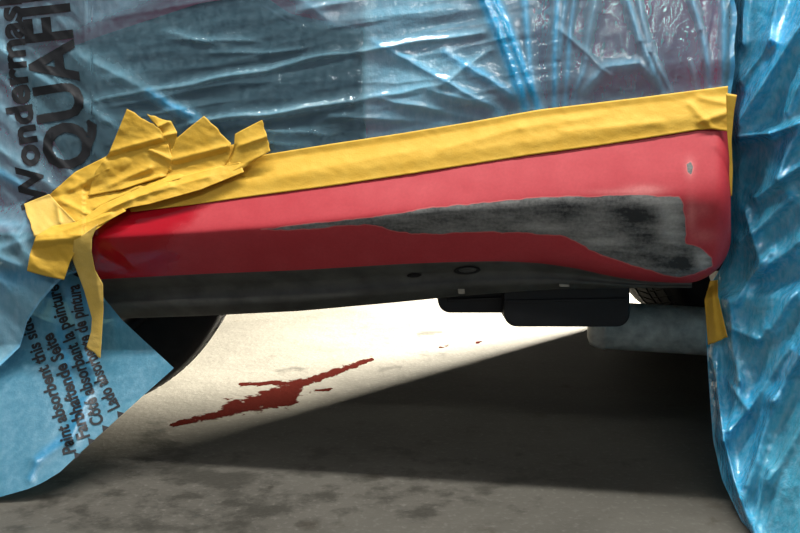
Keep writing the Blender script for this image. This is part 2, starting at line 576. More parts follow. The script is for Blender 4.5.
def rrect(x0, y0, x1, y1, r, corners='lr', n=6):
    pts = [(x0, y0)]
    for i in range(n + 1):
        t = i / n * math.pi / 2
        if 'l' in corners: pts.append((x0 + r - r * math.cos(t), y1 - r + r * math.sin(t)))
    for i in range(n + 1):
        t = i / n * math.pi / 2
        if 'r' in corners: pts.append((x1 - r + r * math.sin(t), y1 - r + r * math.cos(t)))
    pts.append((x1, y0))
    return pts


# dark oval drain holes with their rims
def oval(name, cx_, cy_, a_, b_, lift, mat, parent):
    th = np.linspace(0, 2 * np.pi, 28, endpoint=False)
    rr = np.array([.02, .62, .82, .95, 1.0])
    hh = np.array([.001, .001, .0035, .003, -.001])
    ox = cx_ + np.outer(np.cos(th), rr) * a_
    oy = cy_ + np.outer(np.sin(th), rr) * b_ + np.outer(np.cos(th), rr) * a_ * -.05
    yy = Yb(ox) + np.interp((oy - y_red(ox)) / (y_flange(ox) - y_red(ox)), [p[0] for p in prof[:9]], [p[1] for p in prof[:9]])
    return link(name, grid_mesh(name, P(ox, oy, yy - lift - hh[None]), None, True), mat, parent)


oval('drain_hole', 414, 275.5, 7.5, 2.2, .0015, M_BLACK, val)
oh = oval('drain_hole', 467, 270.5, 13.5, 4.2, .0015, M_BLACK, val)
oval('rubber_plug', 467.5, 269.8, 9, 2.6, .0045, M_GREY, oh)
for (x0, y0, x1, y1) in [(457.5, 287, 465, 294), (559, 282.5, 569.5, 287)]:
    c_ = slab('metal_clip', [(x0, y0 + 1), (x0 + 1, y1), (x1, y1), (x1 - .5, y0)], float(Yb(x0)) + .098, .012, M_CLIP, val, .001)
    c_['label'] = 'small pale metal clip'

# black plastic shields bolted under the floor pan
sh = slab('underbody_shield', rrect(504, 276, 630, 327, 13), 1.255, .05, M_BLACK, car, .003)
slab('shield_lip', [(505, 300), (505, 303), (628, 301), (628, 298)], 1.252, .01, M_BLACK, sh, .001)
sb = slab('underbody_shield', rrect(438, 280, 520, 313, 12), 1.285, .04, M_BLACK, car, .003)
slab('shield_lip', [(448, 299), (448, 302), (512, 299.5), (512, 296.5)], 1.280, .012, M_BLACK, sb, .001)

# silencer pipe
pa = P(595, 324.5, 1.50); pb = P(790, 336, 1.44)
ax = Vector(pb - pa); Lp = ax.length
R_ = 0.0405
prof_s = [(0.001, -.013), (R_ * .55, -.012), (R_ * .86, -.007), (R_ * .98, .003), (R_, .012), (R_ * 1.03, .013), (R_ * 1.03, .019), (R_, .020), (R_, Lp * .5), (R_, Lp), (.001, Lp)]
lap = lathe(prof_s, tuple(pa), tuple(ax), 56)
link('silencer', grid_mesh('silencer', lap, None, True), M_STEEL, car)['label'] = 'dull grey steel silencer pipe'


def wheel(loc, R, width, rotz, tread_n=64, name='wheel'):
    root = bpy.data.objects.new(name, None)
    COL.objects.link(root)
    root.location = loc
    root.parent = car
    root.matrix_parent_inverse = __import__('mathutils').Matrix.Translation(-Vector(car.location))
    root.rotation_euler = (0, 0, rotz)
    def add(nm, me, mat, par=root, smooth=True):
        o = bpy.data.objects.new(nm, me); COL.objects.link(o)
        me.materials.append(mat); o.parent = par
        if smooth: me.polygons.foreach_set('use_smooth', [True] * len(me.polygons))
        return o
    h = width / 2
    r0 = R * .64
    pr = [(r0, -h * .80), (r0 + .012, -h * .92), (R * .80, -h * 1.04), (R * .92, -h * 1.0), (R * .97, -h * .88), (R * .988, -h * .70), (R * .988, -h * .3), (R * .988, 0),
          (R * .988, h * .3), (R * .988, h * .70), (R * .97, h * .88), (R * .92, h * 1.0), (R * .80, h * 1.04), (r0 + .012, h * .92), (r0, h * .80)]
    ty = add('tyre', grid_mesh('tyre', lathe(pr, (0, 0, 0), (0, 1, 0), 96), None, True), M_RUBBER)
    # tread: slanted blocks in five ribs, one joined mesh
    bm = bmesh.new()
    for rib, (y0, y1, sl) in enumerate([(-.86, -.50, .5), (-.42, -.14, .35), (-.07, .07, 0), (.14, .42, -.35), (.50, .86, -.5)]):
        for i in range(tread_n):
            t0 = (i + .08 + .5 * (rib % 2)) / tread_n * 2 * math.pi; t1 = t0 + .80 / tread_n * 2 * math.pi
            dt = sl / tread_n * 2 * math.pi
            vs = []
            for (rr) in (R * .975, R):
                for (tt, yy) in ((t0, y0), (t1, y0), (t1 + dt, y1), (t0 + dt, y1)):
                    rr2 = rr - (.012 if abs(yy) > .8 else 0)
                    vs.append(bm.verts.new((rr2 * math.cos(tt), yy * h, rr2 * math.sin(tt))))
            for q in ((4, 5, 6, 7), (0, 1, 5, 4), (1, 2, 6, 5), (2, 3, 7, 6), (3, 0, 4, 7)):
                bm.faces.new([vs[k] for k in q])
    bmesh.ops.recalc_face_normals(bm, faces=bm.faces)
    me = bpy.data.meshes.new('tread'); bm.to_mesh(me); bm.free()
    tr = add('tread', me, M_RUBBER, ty, False)
    tr['kind'] = 'stuff'
    # rim: barrel, dished face with spokes
    pr2 = [(r0, -h * .80), (r0 + .004, -h * .86), (r0 - .008, -h * .80), (r0 - .02, -h * .5), (r0 - .022, h * .6), (r0, h * .8)]
    rm = add('rim', grid_mesh('rim', lathe(pr2, (0, 0, 0), (0, 1, 0), 72), None, True), M_RIM)
    hub = [(.001, -h * .62), (.028, -h * .62), (.032, -h * .56), (.06, -h * .50), (.064, -h * .2)]
    add('hub', grid_mesh('hub', lathe(hub, (0, 0, 0), (0, 1, 0), 40), None, True), M_RIM)
    for k in range(5):
        t = k * 2 * math.pi / 5
        bm = bmesh.new()
        bmesh.ops.create_cube(bm, size=1)
        for v in bm.verts:
            x = .045 + (v.co.x + .5) * (r0 - .055)
            ww = .05 if v.co.x < 0 else .034
            yv = -h * .5 + v.co.y * .02 - (.02 if v.co.x > 0 else 0)
            zc = v.co.z * ww
            v.co = Vector((x * math.cos(t) - zc * math.sin(t), yv, x * math.sin(t) + zc * math.cos(t)))
        me = bpy.data.meshes.new('spoke'); bm.to_mesh(me); bm.free()
        add('spoke', me, M_RIM, root, False)
    pr3 = [(.02, h * .1), (.115, h * .1), (.118, h * .12), (.118, h * .26), (.02, h * .26)]
    add('brake_disc', grid_mesh('brake_disc', lathe(pr3, (0, 0, 0), (0, 1, 0), 48), None, True), M_STEEL)
    return root


# front wheel seen behind the hanging film, far wheel behind the silencer
wr = 0.302
wheel((-0.575, 1.535, wr), wr, .185, math.radians(4))
wheel((0.80, 2.42, wr), wr, .185, math.radians(45))

# body shell above the floor pan (closed box with curved sides, carries the door skin)
bm = bmesh.new()
ring = [(1.36, .27), (1.33, .33), (1.37, .46), (1.38, .70), (1.44, .90), (1.75, 1.30), (2.35, 1.30), (2.70, .95), (2.78, .60), (2.76, .30), (2.70, .27)]
xs = [-2.4, -1.2, -.1, 1.1, 2.2]
dy = [.25, .22, .02, -.1, -.1]
rows = [[bm.verts.new((x, y + d * (1 if y < 1.6 else .6), z_)) for (y, z_) in ring] for x, d in zip(xs, dy)]
for i in range(len(xs) - 1):
    for j in range(len(ring)):
        k = (j + 1) % len(ring)
        bm.faces.new((rows[i][j], rows[i + 1][j], rows[i + 1][k], rows[i][k]))
bm.faces.new(rows[0]); bm.faces.new(rows[-1][::-1])
bmesh.ops.recalc_face_normals(bm, faces=bm.faces)
bm_obj('body_shell', bm, M_BLACK, car, False)

# added low blocker behind the far wheel, keeps the work lamp off the foreground
bm = bmesh.new()
prev = None
for (x, y, zt) in [(0.93, 2.56, .50), (1.3, 2.70, .55), (1.8, 2.72, .55), (2.25, 2.60, .55)]:
    cur = [bm.verts.new((x, y, .0015)), bm.verts.new((x, y + .05, .002)), bm.verts.new((x, y + .07, zt)), bm.verts.new((x, y - .02, zt)), bm.verts.new((x, y - .02, .0015))]
    if prev:
        for j in range(5):
            k = (j + 1) % 5
            bm.faces.new((prev[j], cur[j], cur[k], prev[k]))
    else: bm.faces.new(cur)
    prev = cur
bm.faces.new(prev[::-1])
bmesh.ops.recalc_face_normals(bm, faces=bm.faces)
bm_obj('lamp_blocker', bm, M_BLACK, car, False)

# floor pan closing the body between the sill and the shell
bm = bmesh.new()
prev = None
for x in (-1.6, -.9, -.45, -.1, .25, .40, .44, 1.3):
    yn = 1.2265 - .194 * (x + .437) + .128 if x < .42 else 1.19
    zz = float(P(400 + F * x / 1.25, 300, 1.30)[2]) + .045 if x < .42 else .55
    cur = [bm.verts.new(v) for v in ((x, yn, zz), (x, 1.62, zz + .02), (x, 1.62, zz + .06), (x, yn, zz + .05))]
    if prev:
        for j in range(4):
            k = (j + 1) % 4
            bm.faces.new((prev[j], cur[j], cur[k], prev[k]))
    else: bm.faces.new(cur)
    prev = cur
bm.faces.new(prev[::-1])
bmesh.ops.recalc_face_normals(bm, faces=bm.faces)
bm_obj('floor_pan', bm, M_BLACK, car, False)

# door skin behind the film
dx, dv = np.meshgrid(np.linspace(-190, 722, 150), np.linspace(0, 1, 70), indexing='ij')
ybt = np.where(dx < 84, np.minimum(232, y_top(dx) + 30), y_top(dx) + 4)
dyy = -300 + dv * (ybt + 300)
door = link('door_skin', grid_mesh('door_skin', P(dx, dyy, Ys(dx, dyy) + .020 + .01 * np.sin(dyy / 60))), M_DOOR, car)
# added dark slate panel that stands for a dark reflection in the door
du, dv = np.meshgrid(np.linspace(0, 1, 80), np.linspace(0, 1, 40), indexing='ij')
dx = (4 + 92 * dv) + (366 - (4 + 92 * dv)) * du
ctop = ip([(-30, 92), (20, 66), (100, 36), (200, 3), (262, -6), (290, 14), (330, 22), (366, 26)], 5)(dx)
cbot = np.where(dx < 84, 215 + 0 * dx, y_top(dx) + 2)
dyy = ctop + dv * (cbot - ctop)
edge = np.minimum(np.minimum(dv, 1 - dv) * 120, np.minimum(du, 1 - du) * 330)
dark_refl = link('door_dark_reflection', grid_mesh('door_dark_reflection', P(dx, dyy, Ys(dx, dyy) + .020 + .01 * np.sin(dyy / 60) - .007 * ss(0, 6, edge))), M_DARK, car)
dark_refl['label'] = 'dark slate panel standing for a dark reflection, showing through the film'
# wheel arch lining at the right of the sill
bm = bmesh.new()
lin = lathe([(.33, -.02), (.33, .16), (.30, .20)], (0.84, 1.34, .34), (0, 1, 0), 64)
link('wheel_arch_liner', grid_mesh('wheel_arch_liner', lin[:], None, True), M_BLACK, car)

# ------------------------------------------------------------------ masking film: main sheet
y_tape_top = ip([(90, 200), (260, 153), (400, 133), (540, 109), (640, 97), (735, 85)], 4)

# (x0,y0,x1,y1,width,amp_mm,foldiness)  creases
RID = [
    # pleats gathered at the middle of the tape
    (470, -40, 527, 106, 5, 10, .95), (484, -30, 540, 108, 4, 8, .9), (520, -40, 536, 108, 2.6, 6, .5), (556, -40, 556, 106, 2.2, 7, .55),
    (575, -40, 566, 104, 1.8, 5, .4), (446, 52, 520, 100, 4, 6, .45), (372, 40, 500, 112, 3, 6, .25), (430, 90, 500, 108, 3, 5, .1), 
    # right part: hanging pleats
    (612, -40, 640, 40, 2.4, 7, .35), (640, 40, 664, 92, 2.6, 7, .3), (628, -40, 650, 50, 2, 5, .2), (650, 50, 672, 90, 1.6, 5, .15),
    (682, -40, 700, 30, 2.2, 7, .3), (700, 30, 712, 88, 2.2, 6, .3), (598, -40, 586, 60, 2.4, 6, .1), (586, 60, 574, 102, 2, 5, .25),
    (566, -40, 560, 60, 2.0, 5, .3), (652, 40, 662, 88, 1.3, 4, 0), (690, 60, 700, 92, 1.3, 4, 0), (722, -40, 724, 88, 2.4, 6, .35), 
    (580, 96, 606, 66, 4, 6, .2), (606, 66, 640, 62, 4, 6, .25), (640, 62, 662, 86, 3, 5, .2),
    # diagonal tension lines on the left
    (-60, 10, 92, 110, 5, 8, .05), (92, 110, 120, 128, 4, 5, .05), (72, 50, 150, 94, 6, 8, .02), (150, 94, 196, 118, 4.5, 7, .75), (-60, 60, 40, 140, 5, 7, .0),
    (-60, 110, 66, 196, 5, 8, .0), (40, 140, 76, 178, 4, 6, 0), (-40, 150, 30, 190, 4, 7, .5), (-60, 220, 30, 226, 4, 7, .1), (-40, 262, 40, 236, 4, 7, .1),
    (10, 230, 34, 262, 3, 6, .1), (30, 212, 12, 248, 3, 5, .1), (-40, 240, 20, 268, 3, 6, .2),
    # horizontal tension lines; the long ones paint tube-light streaks across the dark area
    (190, 124, 350, 100, 2.6, 9, .0), (84, 104, 360, 50, 2.6, 7, .0), (360, 50, 482, 32, 2.6, 9, 0), (240, 126, 330, 136, 2.4, 4, 0), (250, 138, 310, 146, 2.2, 4, 0),
    (330, 116, 470, 124, 2.6, 4, 0), (380, 98, 480, 118, 2.4, 5, 0), (352, 100, 440, 84, 3, 5, .0), (440, 84, 490, 50, 3, 5, 0),
    (165, 30, 220, 44, 3, 4, 0), (170, 38, 260, 40, 2.2, 3.5, 0), (210, 52, 300, 50, 2, 3, 0),
    (262, -30, 330, 22, 5, 5, .1), (330, 22, 460, 8, 6, 6, .0), (300, 10, 350, 0, 4, 6, 0), (560, 30, 610, 74, 2, 4, 0),
]


def film_fields(x, y):
    yt = np.where(x < 84, 999, y_tape_top(x))
    h = np.zeros_like(x); fold = np.zeros_like(x); cre = np.zeros_like(x)
    wx = x + 5 * (fbm(x / 45, y / 45, 2) - .5); wy = y + 5 * (fbm(x / 45 + 31, y / 45, 2) - .5)
    for (x0, y0, x1, y1, wd, am, fo) in RID:
        d, t, s = seg(wx, wy, x0, y0, x1, y1)
        endf = .35 + .65 * np.sin(np.pi * np.clip(t, .03, .97)) ** .5
        g = np.exp(-(d / (wd * 1.5)) ** 1.35) * endf
        h = h + am * .00062 * g
        cre = np.maximum(cre, g * am / 8)
        fold = np.maximum(fold, fo * np.exp(-(d / (wd * 1.3)) ** 3) * np.clip(endf * 1.3, 0, 1))
    # broad billows and small crumple, gathered vertically at the right, diagonal at the left
    vr = ss(520, 600, x)
    h = h + vr * .006 * (1 - np.abs(2 * fbm(x / 15 + y / 70, y / 160, 3) - 1))
    lf = 1 - ss(60, 150, x)
    h = h + lf * .006 * (1 - np.abs(2 * fbm((x - y * .9) / 30 + 7, (x + y) / 140, 3) - 1))
    md = (1 - vr) * (1 - lf)
    h = h + md * .0045 * (1 - np.abs(2 * fbm((y + .16 * x) / 22, x / 150 + 4, 3) - 1))
    h = h + .008 * (fbm(x / 90, y / 80 + 3, 2) - .3)
    near = ss(0, 30, yt - y)
    h = h * (.20 + .80 * near)
    # haze: film thickness, with light streaks and a bright reflection painted in
    hz = .17 + .42 * cre + .45 * fold  # creases whitened, tube-light streaks included
    hz = hz + .55 * blob(x, y, [(415, 70, 66, 46, 1.0)]) * ss(358, 366, x)  # bright reflection in the door painted as extra haze
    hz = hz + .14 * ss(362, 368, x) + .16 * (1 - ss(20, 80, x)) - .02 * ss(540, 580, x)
    hz = hz + .25 * ss(0, 14, (66 - x * .38) - y) * (1 - ss(150, 230, x)) + .22 * blob(x, y, [(390, 5, 90, 16, 1)])
    hz = hz + .35 * ss(255, 290, y)
    fold = fold + .55 * ss(262, 275, y) * (1 - ss(275, 300, y)) + .16 * ss(366, 380, x) * (1 - ss(560, 600, x)) + .35 * ss(700, 735, x) * .6
    return h, np.clip(fold, 0, 1), np.clip(hz, .05, .97)


def film_Y(x, y):
    x = np.asarray(x, float); y = np.asarray(y, float)
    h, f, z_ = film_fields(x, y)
    base = np.where(y > 268, Yb(x) + .004, 0) + np.where(y <= 268, 1, 0) * (np.minimum(Ys(x, np.minimum(y, 268)), Yb(x) + .09) - .003)
    k = ss(236, 268, y)
    base = np.where(x < 86, (np.minimum(Ys(x, np.minimum(y, 235)), Yb(x) + .09) - .003) * (1 - k) + (Yb(x) - .002) * k - .0011 * np.clip(y - 345, 0, 300), Ys(x, y) - .003)
    return base - h, f, z_


nx_, ny_ = 660, 380
x1d = np.linspace(-200, 736, nx_)
ybot = np.where(x1d < 92, np.interp(x1d, [-200, -60, 0, 20, 27, 40, 55, 65, 90], [440, 402, 366, 347, 322, 302, 285, 276, 268]), y_tape_top(x1d) + 14)
ybot = np.where((x1d > 84) & (x1d < 140), np.minimum(ybot, np.interp(x1d, [84, 100, 140], [268, 205, 200])), ybot)
FX = np.repeat(x1d[:, None], ny_, 1)
FY = -260 + (ybot[:, None] + 260) * np.linspace(0, 1, ny_)[None]
# wavy right hem
hem = np.interp(FY, [-70, 0, 40, 75, 110], [0, -2, 1, -4, -3]) + 2.0 * np.sin(FY / 9)
FX = FX + hem * ss(690, 736, FX)
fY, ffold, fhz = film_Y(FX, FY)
# rolled bright lower edge on the left drape and blue right hem
lowe = np.where(FX < 62, (ybot[:, None] - FY), 99)
fhz = np.maximum(fhz, .9 * (1 - ss(2, 7, lowe))); 
ffold = np.maximum(ffold, .35 * (1 - ss(2, 6, lowe)))
rt = 736 - x1d[:, None] + 0 * FY
ffold = np.maximum(ffold, .75 * (1 - ss(3, 9, rt))); fhz = np.maximum(fhz, .75 * (1 - ss(3, 9, rt)))
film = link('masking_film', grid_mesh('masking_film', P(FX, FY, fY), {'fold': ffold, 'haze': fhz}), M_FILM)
tag(film, 'clear bluish masking film with large black lettering taped along the sill top', 'masking film')


def print_text(txt, mapfn, parent, offset=.02, cuts=.08, name='printed_lettering', label=None):
    cu = bpy.data.curves.new('lettering', 'FONT')
    cu.body = txt; cu.size = 1.0; cu.offset = offset
    cu.resolution_u = 3
    to = bpy.data.objects.new('lettering', cu)
    COL.objects.link(to)
    bpy.context.view_layer.update()
    me = bpy.data.meshes.new_from_object(to.evaluated_get(bpy.context.evaluated_depsgraph_get()))
    bpy.data.objects.remove(to); bpy.data.curves.remove(cu)
    bm = bmesh.new(); bm.from_mesh(me)
    bmesh.ops.remove_doubles(bm, verts=bm.verts, dist=1e-5)
    bmesh.ops.triangulate(bm, faces=bm.faces)
    for _ in range(4):
        es = [e for e in bm.edges if e.calc_length() > cuts]
        if not es: break
        bmesh.ops.subdivide_edges(bm, edges=es, cuts=1)
        bmesh.ops.triangulate(bm, faces=[f for f in bm.faces if len(f.verts) > 3])
    co = np.array([v.co[:] for v in bm.verts])
    newp = mapfn(co[:, 0], co[:, 1], co[:, 0].max())
    for v, p in zip(bm.verts, newp): v.co = Vector(p)
    bm.to_mesh(me); bm.free()
    o = link(name, me, M_INK, parent, False)
    o['label'] = label or 'printed lettering'
    return o


def path_map(path, height, depthfn, lift, xmax=None, stretch=None):
    """text x runs along a pixel path, text y goes to the left of it"""
    pth = np.array(path, float)
    sl = np.concatenate([[0], np.cumsum(np.hypot(*np.diff(pth, axis=0).T))])
    def f(tx, ty, mx):
        L = sl[-1]
        s = tx / mx * L if stretch is None else tx * stretch
        pxx = np.interp(s, sl, pth[:, 0]); pyy = np.interp(s, sl, pth[:, 1])
        e = 2.0
        ddx = np.interp(s + e, sl, pth[:, 0]) - np.interp(s - e, sl, pth[:, 0])
        ddy = np.interp(s + e, sl, pth[:, 1]) - np.interp(s - e, sl, pth[:, 1])
        n = np.hypot(ddx, ddy) + 1e-9
        # left of reading direction on screen (screen y is down)
        lx, ly = ddy / n, -ddx / n
        X = pxx + lx * ty * height; Y_ = pyy + ly * ty * height
        return P(X, Y_, depthfn(X, Y_) - lift)
    return f


fdep = lambda x, y: film_Y(x, y)[0]
print_text('AQUAFILM', path_map([(103, 201), (86, 128), (72, 40), (60, -69)], 66, fdep, .0012), film, .028, .06, label='large black printed word')
print_text('Wondermask', path_map([(47, 206), (38, 150), (27, 80), (20, 0), (18, -18)], 36, fdep, .0012), film, .035, .06, label='smaller black printed word')


# ------------------------------------------------------------------ coons patches (tape pieces, flap)
def resample(pts, n):
    p = np.array(pts, float)
    s = np.concatenate([[0], np.cumsum(np.hypot(*np.diff(p, axis=0).T))])
    t = np.linspace(0, s[-1], n)
    return np.stack([np.interp(t, s, p[:, 0]), np.interp(t, s, p[:, 1])], -1)


def coons(top, right, bottom, left, n, m):
    """top A->B, right B->C, bottom D->C, left A->D; returns (n,m,2), n along top"""
    T = resample(top, n); B_ = resample(bottom, n); L = resample(left, m); R = resample(right, m)
    u = np.linspace(0, 1, n)[:, None, None]; v = np.linspace(0, 1, m)[None, :, None]
    S = (1 - v) * T[:, None] + v * B_[:, None] + (1 - u) * L[None] + u * R[None]
    S = S - ((1 - u) * (1 - v) * T[0] + u * (1 - v) * T[-1] + (1 - u) * v * B_[0] + u * v * B_[-1])
    return S


def torn(p0, p1, amp=1.2, n=9, seed=0):
    r = np.random.RandomState(seed)
    out = []
    for i in range(n + 1):
        t = i / n
        j = 0 if i in (0, n) else (r.rand() - .5) * 2 * amp
        dx_, dy_ = p1[0] - p0[0], p1[1] - p0[1]
        L = math.hypot(dx_, dy_)
        out.append((p0[0] + dx_ * t - dy_ / L * j, p0[1] + dy_ * t + dx_ / L * j))
    return out


def tape(label, top, right, bottom, left, lift, ridges=(), bow=0, n=60, m=24, mat=None, depth=None, lifts=None, name='masking_tape', wr_=.0011, group=None):
    S = coons(top, right, bottom, left, n, m)
    x, y = S[..., 0], S[..., 1]
    base = (depth or (lambda a_, b_: np.minimum(np.minimum(Ys(a_, np.minimum(b_, 268)), Yb(a_) + .085), film_Y(a_, b_)[0] + .006 + .004 * ss(90, 150, a_))))(x, y)
    h = np.full(x.shape, lift * .001)
    for (x0, y0, x1, y1, wd, am) in ridges:
        d, t, s = seg(x, y, x0, y0, x1, y1)
        h = h + am * .0012 * np.exp(-(d / wd) ** 1.4)
    if lifts is not None:
        h = h + .001 * lifts(x, y)
    u = np.linspace(0, 1, n)[:, None]; v = np.linspace(0, 1, m)[None]
    h = h + .001 * bow * np.sin(np.pi * u) * np.sin(np.pi * v)
    h = h + wr_ * (1 - np.abs(2 * fbm((x + y * .3) / 16 + lift * 3, (y - x * .3) / 9 + lift, 3) - 1))
    me = grid_mesh(name, P(x, y, base - h))
    o = link(name, me, mat or M_TAPE)
    s_ = o.modifiers.new('paper', 'SOLIDIFY'); s_.thickness = .0005; s_.offset = 0
    tag(o, label, 'masking tape', group)
    return o


# long strip along the top of the sill
tape('long straight strip of yellow masking tape along the top of the red sill',
     [(120, 190), (200, 170), (262, 155), (330, 144), (400, 133.5), (470, 122), (540, 109.5), (640, 97.5), (728, 86)],
     torn((728, 86), (728.5, 131.5), .8, 12, 3),
     [(131, 212), (190, 205), (250, 196.5), (330, 186), (400, 175.5), (470, 164.5), (530, 155), (600, 145.5), (660, 136), (697, 130), (712, 129), (728.5, 131.5)],
     torn((120, 190), (131, 212), .6, 6, 4), 6.0,
     [(690, 104, 712, 128, 3, 2.5), (700, 98, 728, 104, 3, 2), (440, 150, 520, 128, 5, 1.6), (520, 128, 600, 116, 5, 1.4), (280, 176, 420, 150, 6, 1.5), (560, 132, 660, 122, 4, 1.2), (700, 122, 728, 112, 3, 2.5)],
     n=260, m=26, wr_=.0008, lifts=lambda x, y: -4.6 * ss(-16, 0, y - np.interp(x, [131, 250, 400, 530, 600, 697, 730], [212, 196.5, 175.5, 155, 145.5, 130, 131])))
tape('short strip of yellow tape folded around the wheel-arch end of the sill',
     [(726, 93), (737, 95)], [(737, 95), (734, 112), (731.5, 140), (732.8, 170), (732, 196)],
     [(729, 196), (732, 196)], [(726, 93), (727, 130), (729.5, 160), (729, 196)], 3, n=8, m=40, wr_=.0004,
     depth=lambda x, y: Yb(x) + .028 + .0 * y)
GP = 'crumpled tape pieces at the sill front end'
# base strip of the crumpled heap, running from the lower left to the upper right
tape('wide crumpled tape band running under the torn tabs at the sill front end',
     [(48, 196), (75, 172), (109, 155), (150, 150), (185, 148), (225, 146), (258, 140)],
     torn((258, 140), (236, 173), .7, 6, 8), [(62, 222), (92, 222), (112, 212), (150, 203), (200, 188), (236, 173)],
     [(48, 196), (54, 210), (62, 222)], 8,
     [(100, 190, 150, 168, 5, 5), (95, 208, 140, 186, 3, 5), (120, 200, 180, 178, 4, 4), (150, 186, 230, 164, 4, 4), (70, 190, 110, 168, 6, 5), (170, 170, 172, 150, 3, 4), (60, 200, 90, 215, 3, 4)], 3, n=110, m=50, wr_=.002)
# tall tab at the left of the heap
tape('tall square-cut tape tab leaning left over the heap',
     torn((127, 109), (160, 129), .9, 9, 11), [(160, 129), (168, 143), (172, 158), (171, 166), (166, 176)],
     [(88, 196), (120, 190), (166, 176)], [(127, 109), (116, 136), (109, 153), (96, 170), (88, 196)], 15,
     [(108, 152, 160, 138, 3, 3.5), (108, 158, 168, 142, 2, -3), (150, 150, 172, 160, 3, 3), (110, 185, 150, 168, 4, 5), (120, 190, 160, 176, 3, 4)], 3,
     lifts=lambda x, y: np.maximum(150 - y, 0) * .18, n=56, m=56, wr_=.0016)
tape('small curled tape tab tucked behind the tall tab',
     torn((147, 114), (171, 121), .9, 6, 13), [(171, 121), (177, 132), (177, 140), (172, 150)],
     [(150, 140), (160, 148), (172, 150)], [(147, 114), (152, 121), (158, 127), (150, 140)], 12.5,
     [(158, 127, 168, 122, 2, 4), (160, 137, 177, 133, 2, 4)], 2, n=26, m=26)
tape('pointed tape tab with a torn upper edge in the middle of the heap',
     torn((204, 116), (231, 143), 1.0, 8, 17), [(231, 143), (229, 160), (220, 172), (205, 182)],
     [(162, 186), (180, 188), (205, 182)], [(204, 116), (190, 127), (177, 138), (170, 155), (162, 186)], 13.5,
     [(172, 160, 228, 146, 3, 3.5), (175, 166, 226, 153, 2, -3), (180, 180, 220, 168, 3, 3)], 3,
     lifts=lambda x, y: np.maximum(152 - y, 0) * .16, n=48, m=48, wr_=.0014)
tape('clean-cut tape tab standing at the end of the heap over the long strip',
     [(235, 134), (248, 127), (262, 120)], torn((262, 120), (270.5, 151), .8, 8, 19), [(222, 180), (240, 171), (256, 160), (270.5, 151)],
     [(235, 134), (234, 146), (229, 160), (222, 180)], 14.5,
     [(236, 147, 268, 136, 3, 3), (229, 162, 236, 146, 2, -4), (230, 172, 262, 155, 3, 3)], 3,
     lifts=lambda x, y: np.maximum(x - 232, 0) * .15, n=36, m=36, wr_=.0012)
tape('smooth tape layer spread below the torn tabs onto the sill corner',
     [(70, 228), (100, 206), (140, 188), (190, 174), (240, 162)], [(240, 162), (244, 172)],
     [(88, 236), (104, 224), (128, 208), (150, 204), (200, 190), (244, 172)], [(70, 228), (80, 234), (88, 236)], 18.5,
     [(80, 226, 130, 198, 3, 3.5), (110, 208, 170, 184, 2.5, 3), (140, 196, 210, 176, 3, 2.5)], 1, n=90, m=24, wr_=.0016)
# left end tab
tape('short square tape tab sticking out at the front end of the heap',
     [(24, 204), (36, 199), (49, 194)], [(49, 194), (60, 206), (76, 222)], [(34, 237), (56, 228), (76, 222)],
     torn((24, 204), (34, 237), .8, 8, 23), 13, [(57, 204, 60, 222, 2.5, 3.5), (60, 206, 76, 220, 2, 4)], 2, n=36, m=28, mat=M_TAPE2)
# strip folded down
tape('tape strip bent downwards below the heap with a square cut end',
     [(36, 236), (52, 226), (76, 222), (100, 212), (120, 205)], [(120, 205), (124, 209), (126, 211)],
     [(64, 280), (70, 262), (80, 242), (98, 226), (126, 211)], [(36, 236), (30, 254), (27, 271), (45, 276), (64, 280)], 20,
     [(36, 240, 80, 236, 6, 5), (60, 232, 110, 214, 3, 3)], 2, n=60, m=40, wr_=.0014)
# pale strip hanging down in front of the folded film
tape('pale narrow tape strip hanging down in front of the folded blue film',
     [(74, 240), (84, 234), (98, 224)], [(98, 224), (92, 238), (91.5, 252), (95, 270), (103, 284), (103.5, 310), (100.5, 358.5)],
     torn((86.5, 347), (100.5, 358.5), .8, 5, 29), [(74, 240), (72, 258), (84, 290), (92, 318), (91, 332), (86.5, 347)], 4,
     [(92, 250, 100, 300, 4, 2)], 1, n=20, m=80, mat=M_TAPE2,
     depth=lambda x, y: Yb(x) - .006 - .010 * (1 - ss(240, 275, y)) + .004 * np.sin(y / 22))

# ------------------------------------------------------------------ folded-down film flap with small print
def flap_Y(x, y):
    h = .008 * np.sin((x * .8 - y * .45) / 46.0) + .004 * (fbm(x / 40, y / 40, 2) - .5)
    for (x0, y0, x1, y1, wd, am) in [(70, 440, 36, 462, 5, 4), (36, 462, 30, 480, 4, 3), (70, 440, 84, 400, 5, 4), (88, 292, 110, 306, 3, 3), (60, 285, 96, 380, 5, 5), (96, 380, 72, 438, 5, 4), (72, 300, 84, 360, 4, 3)]:
        d, t, s = seg(x, y, x0, y0, x1, y1)
        h = h + am * .001 * np.exp(-(d / wd) ** 1.5)
    return Yb(x) + .014 - h - .0011 * np.clip(y - 350, 0, 300)


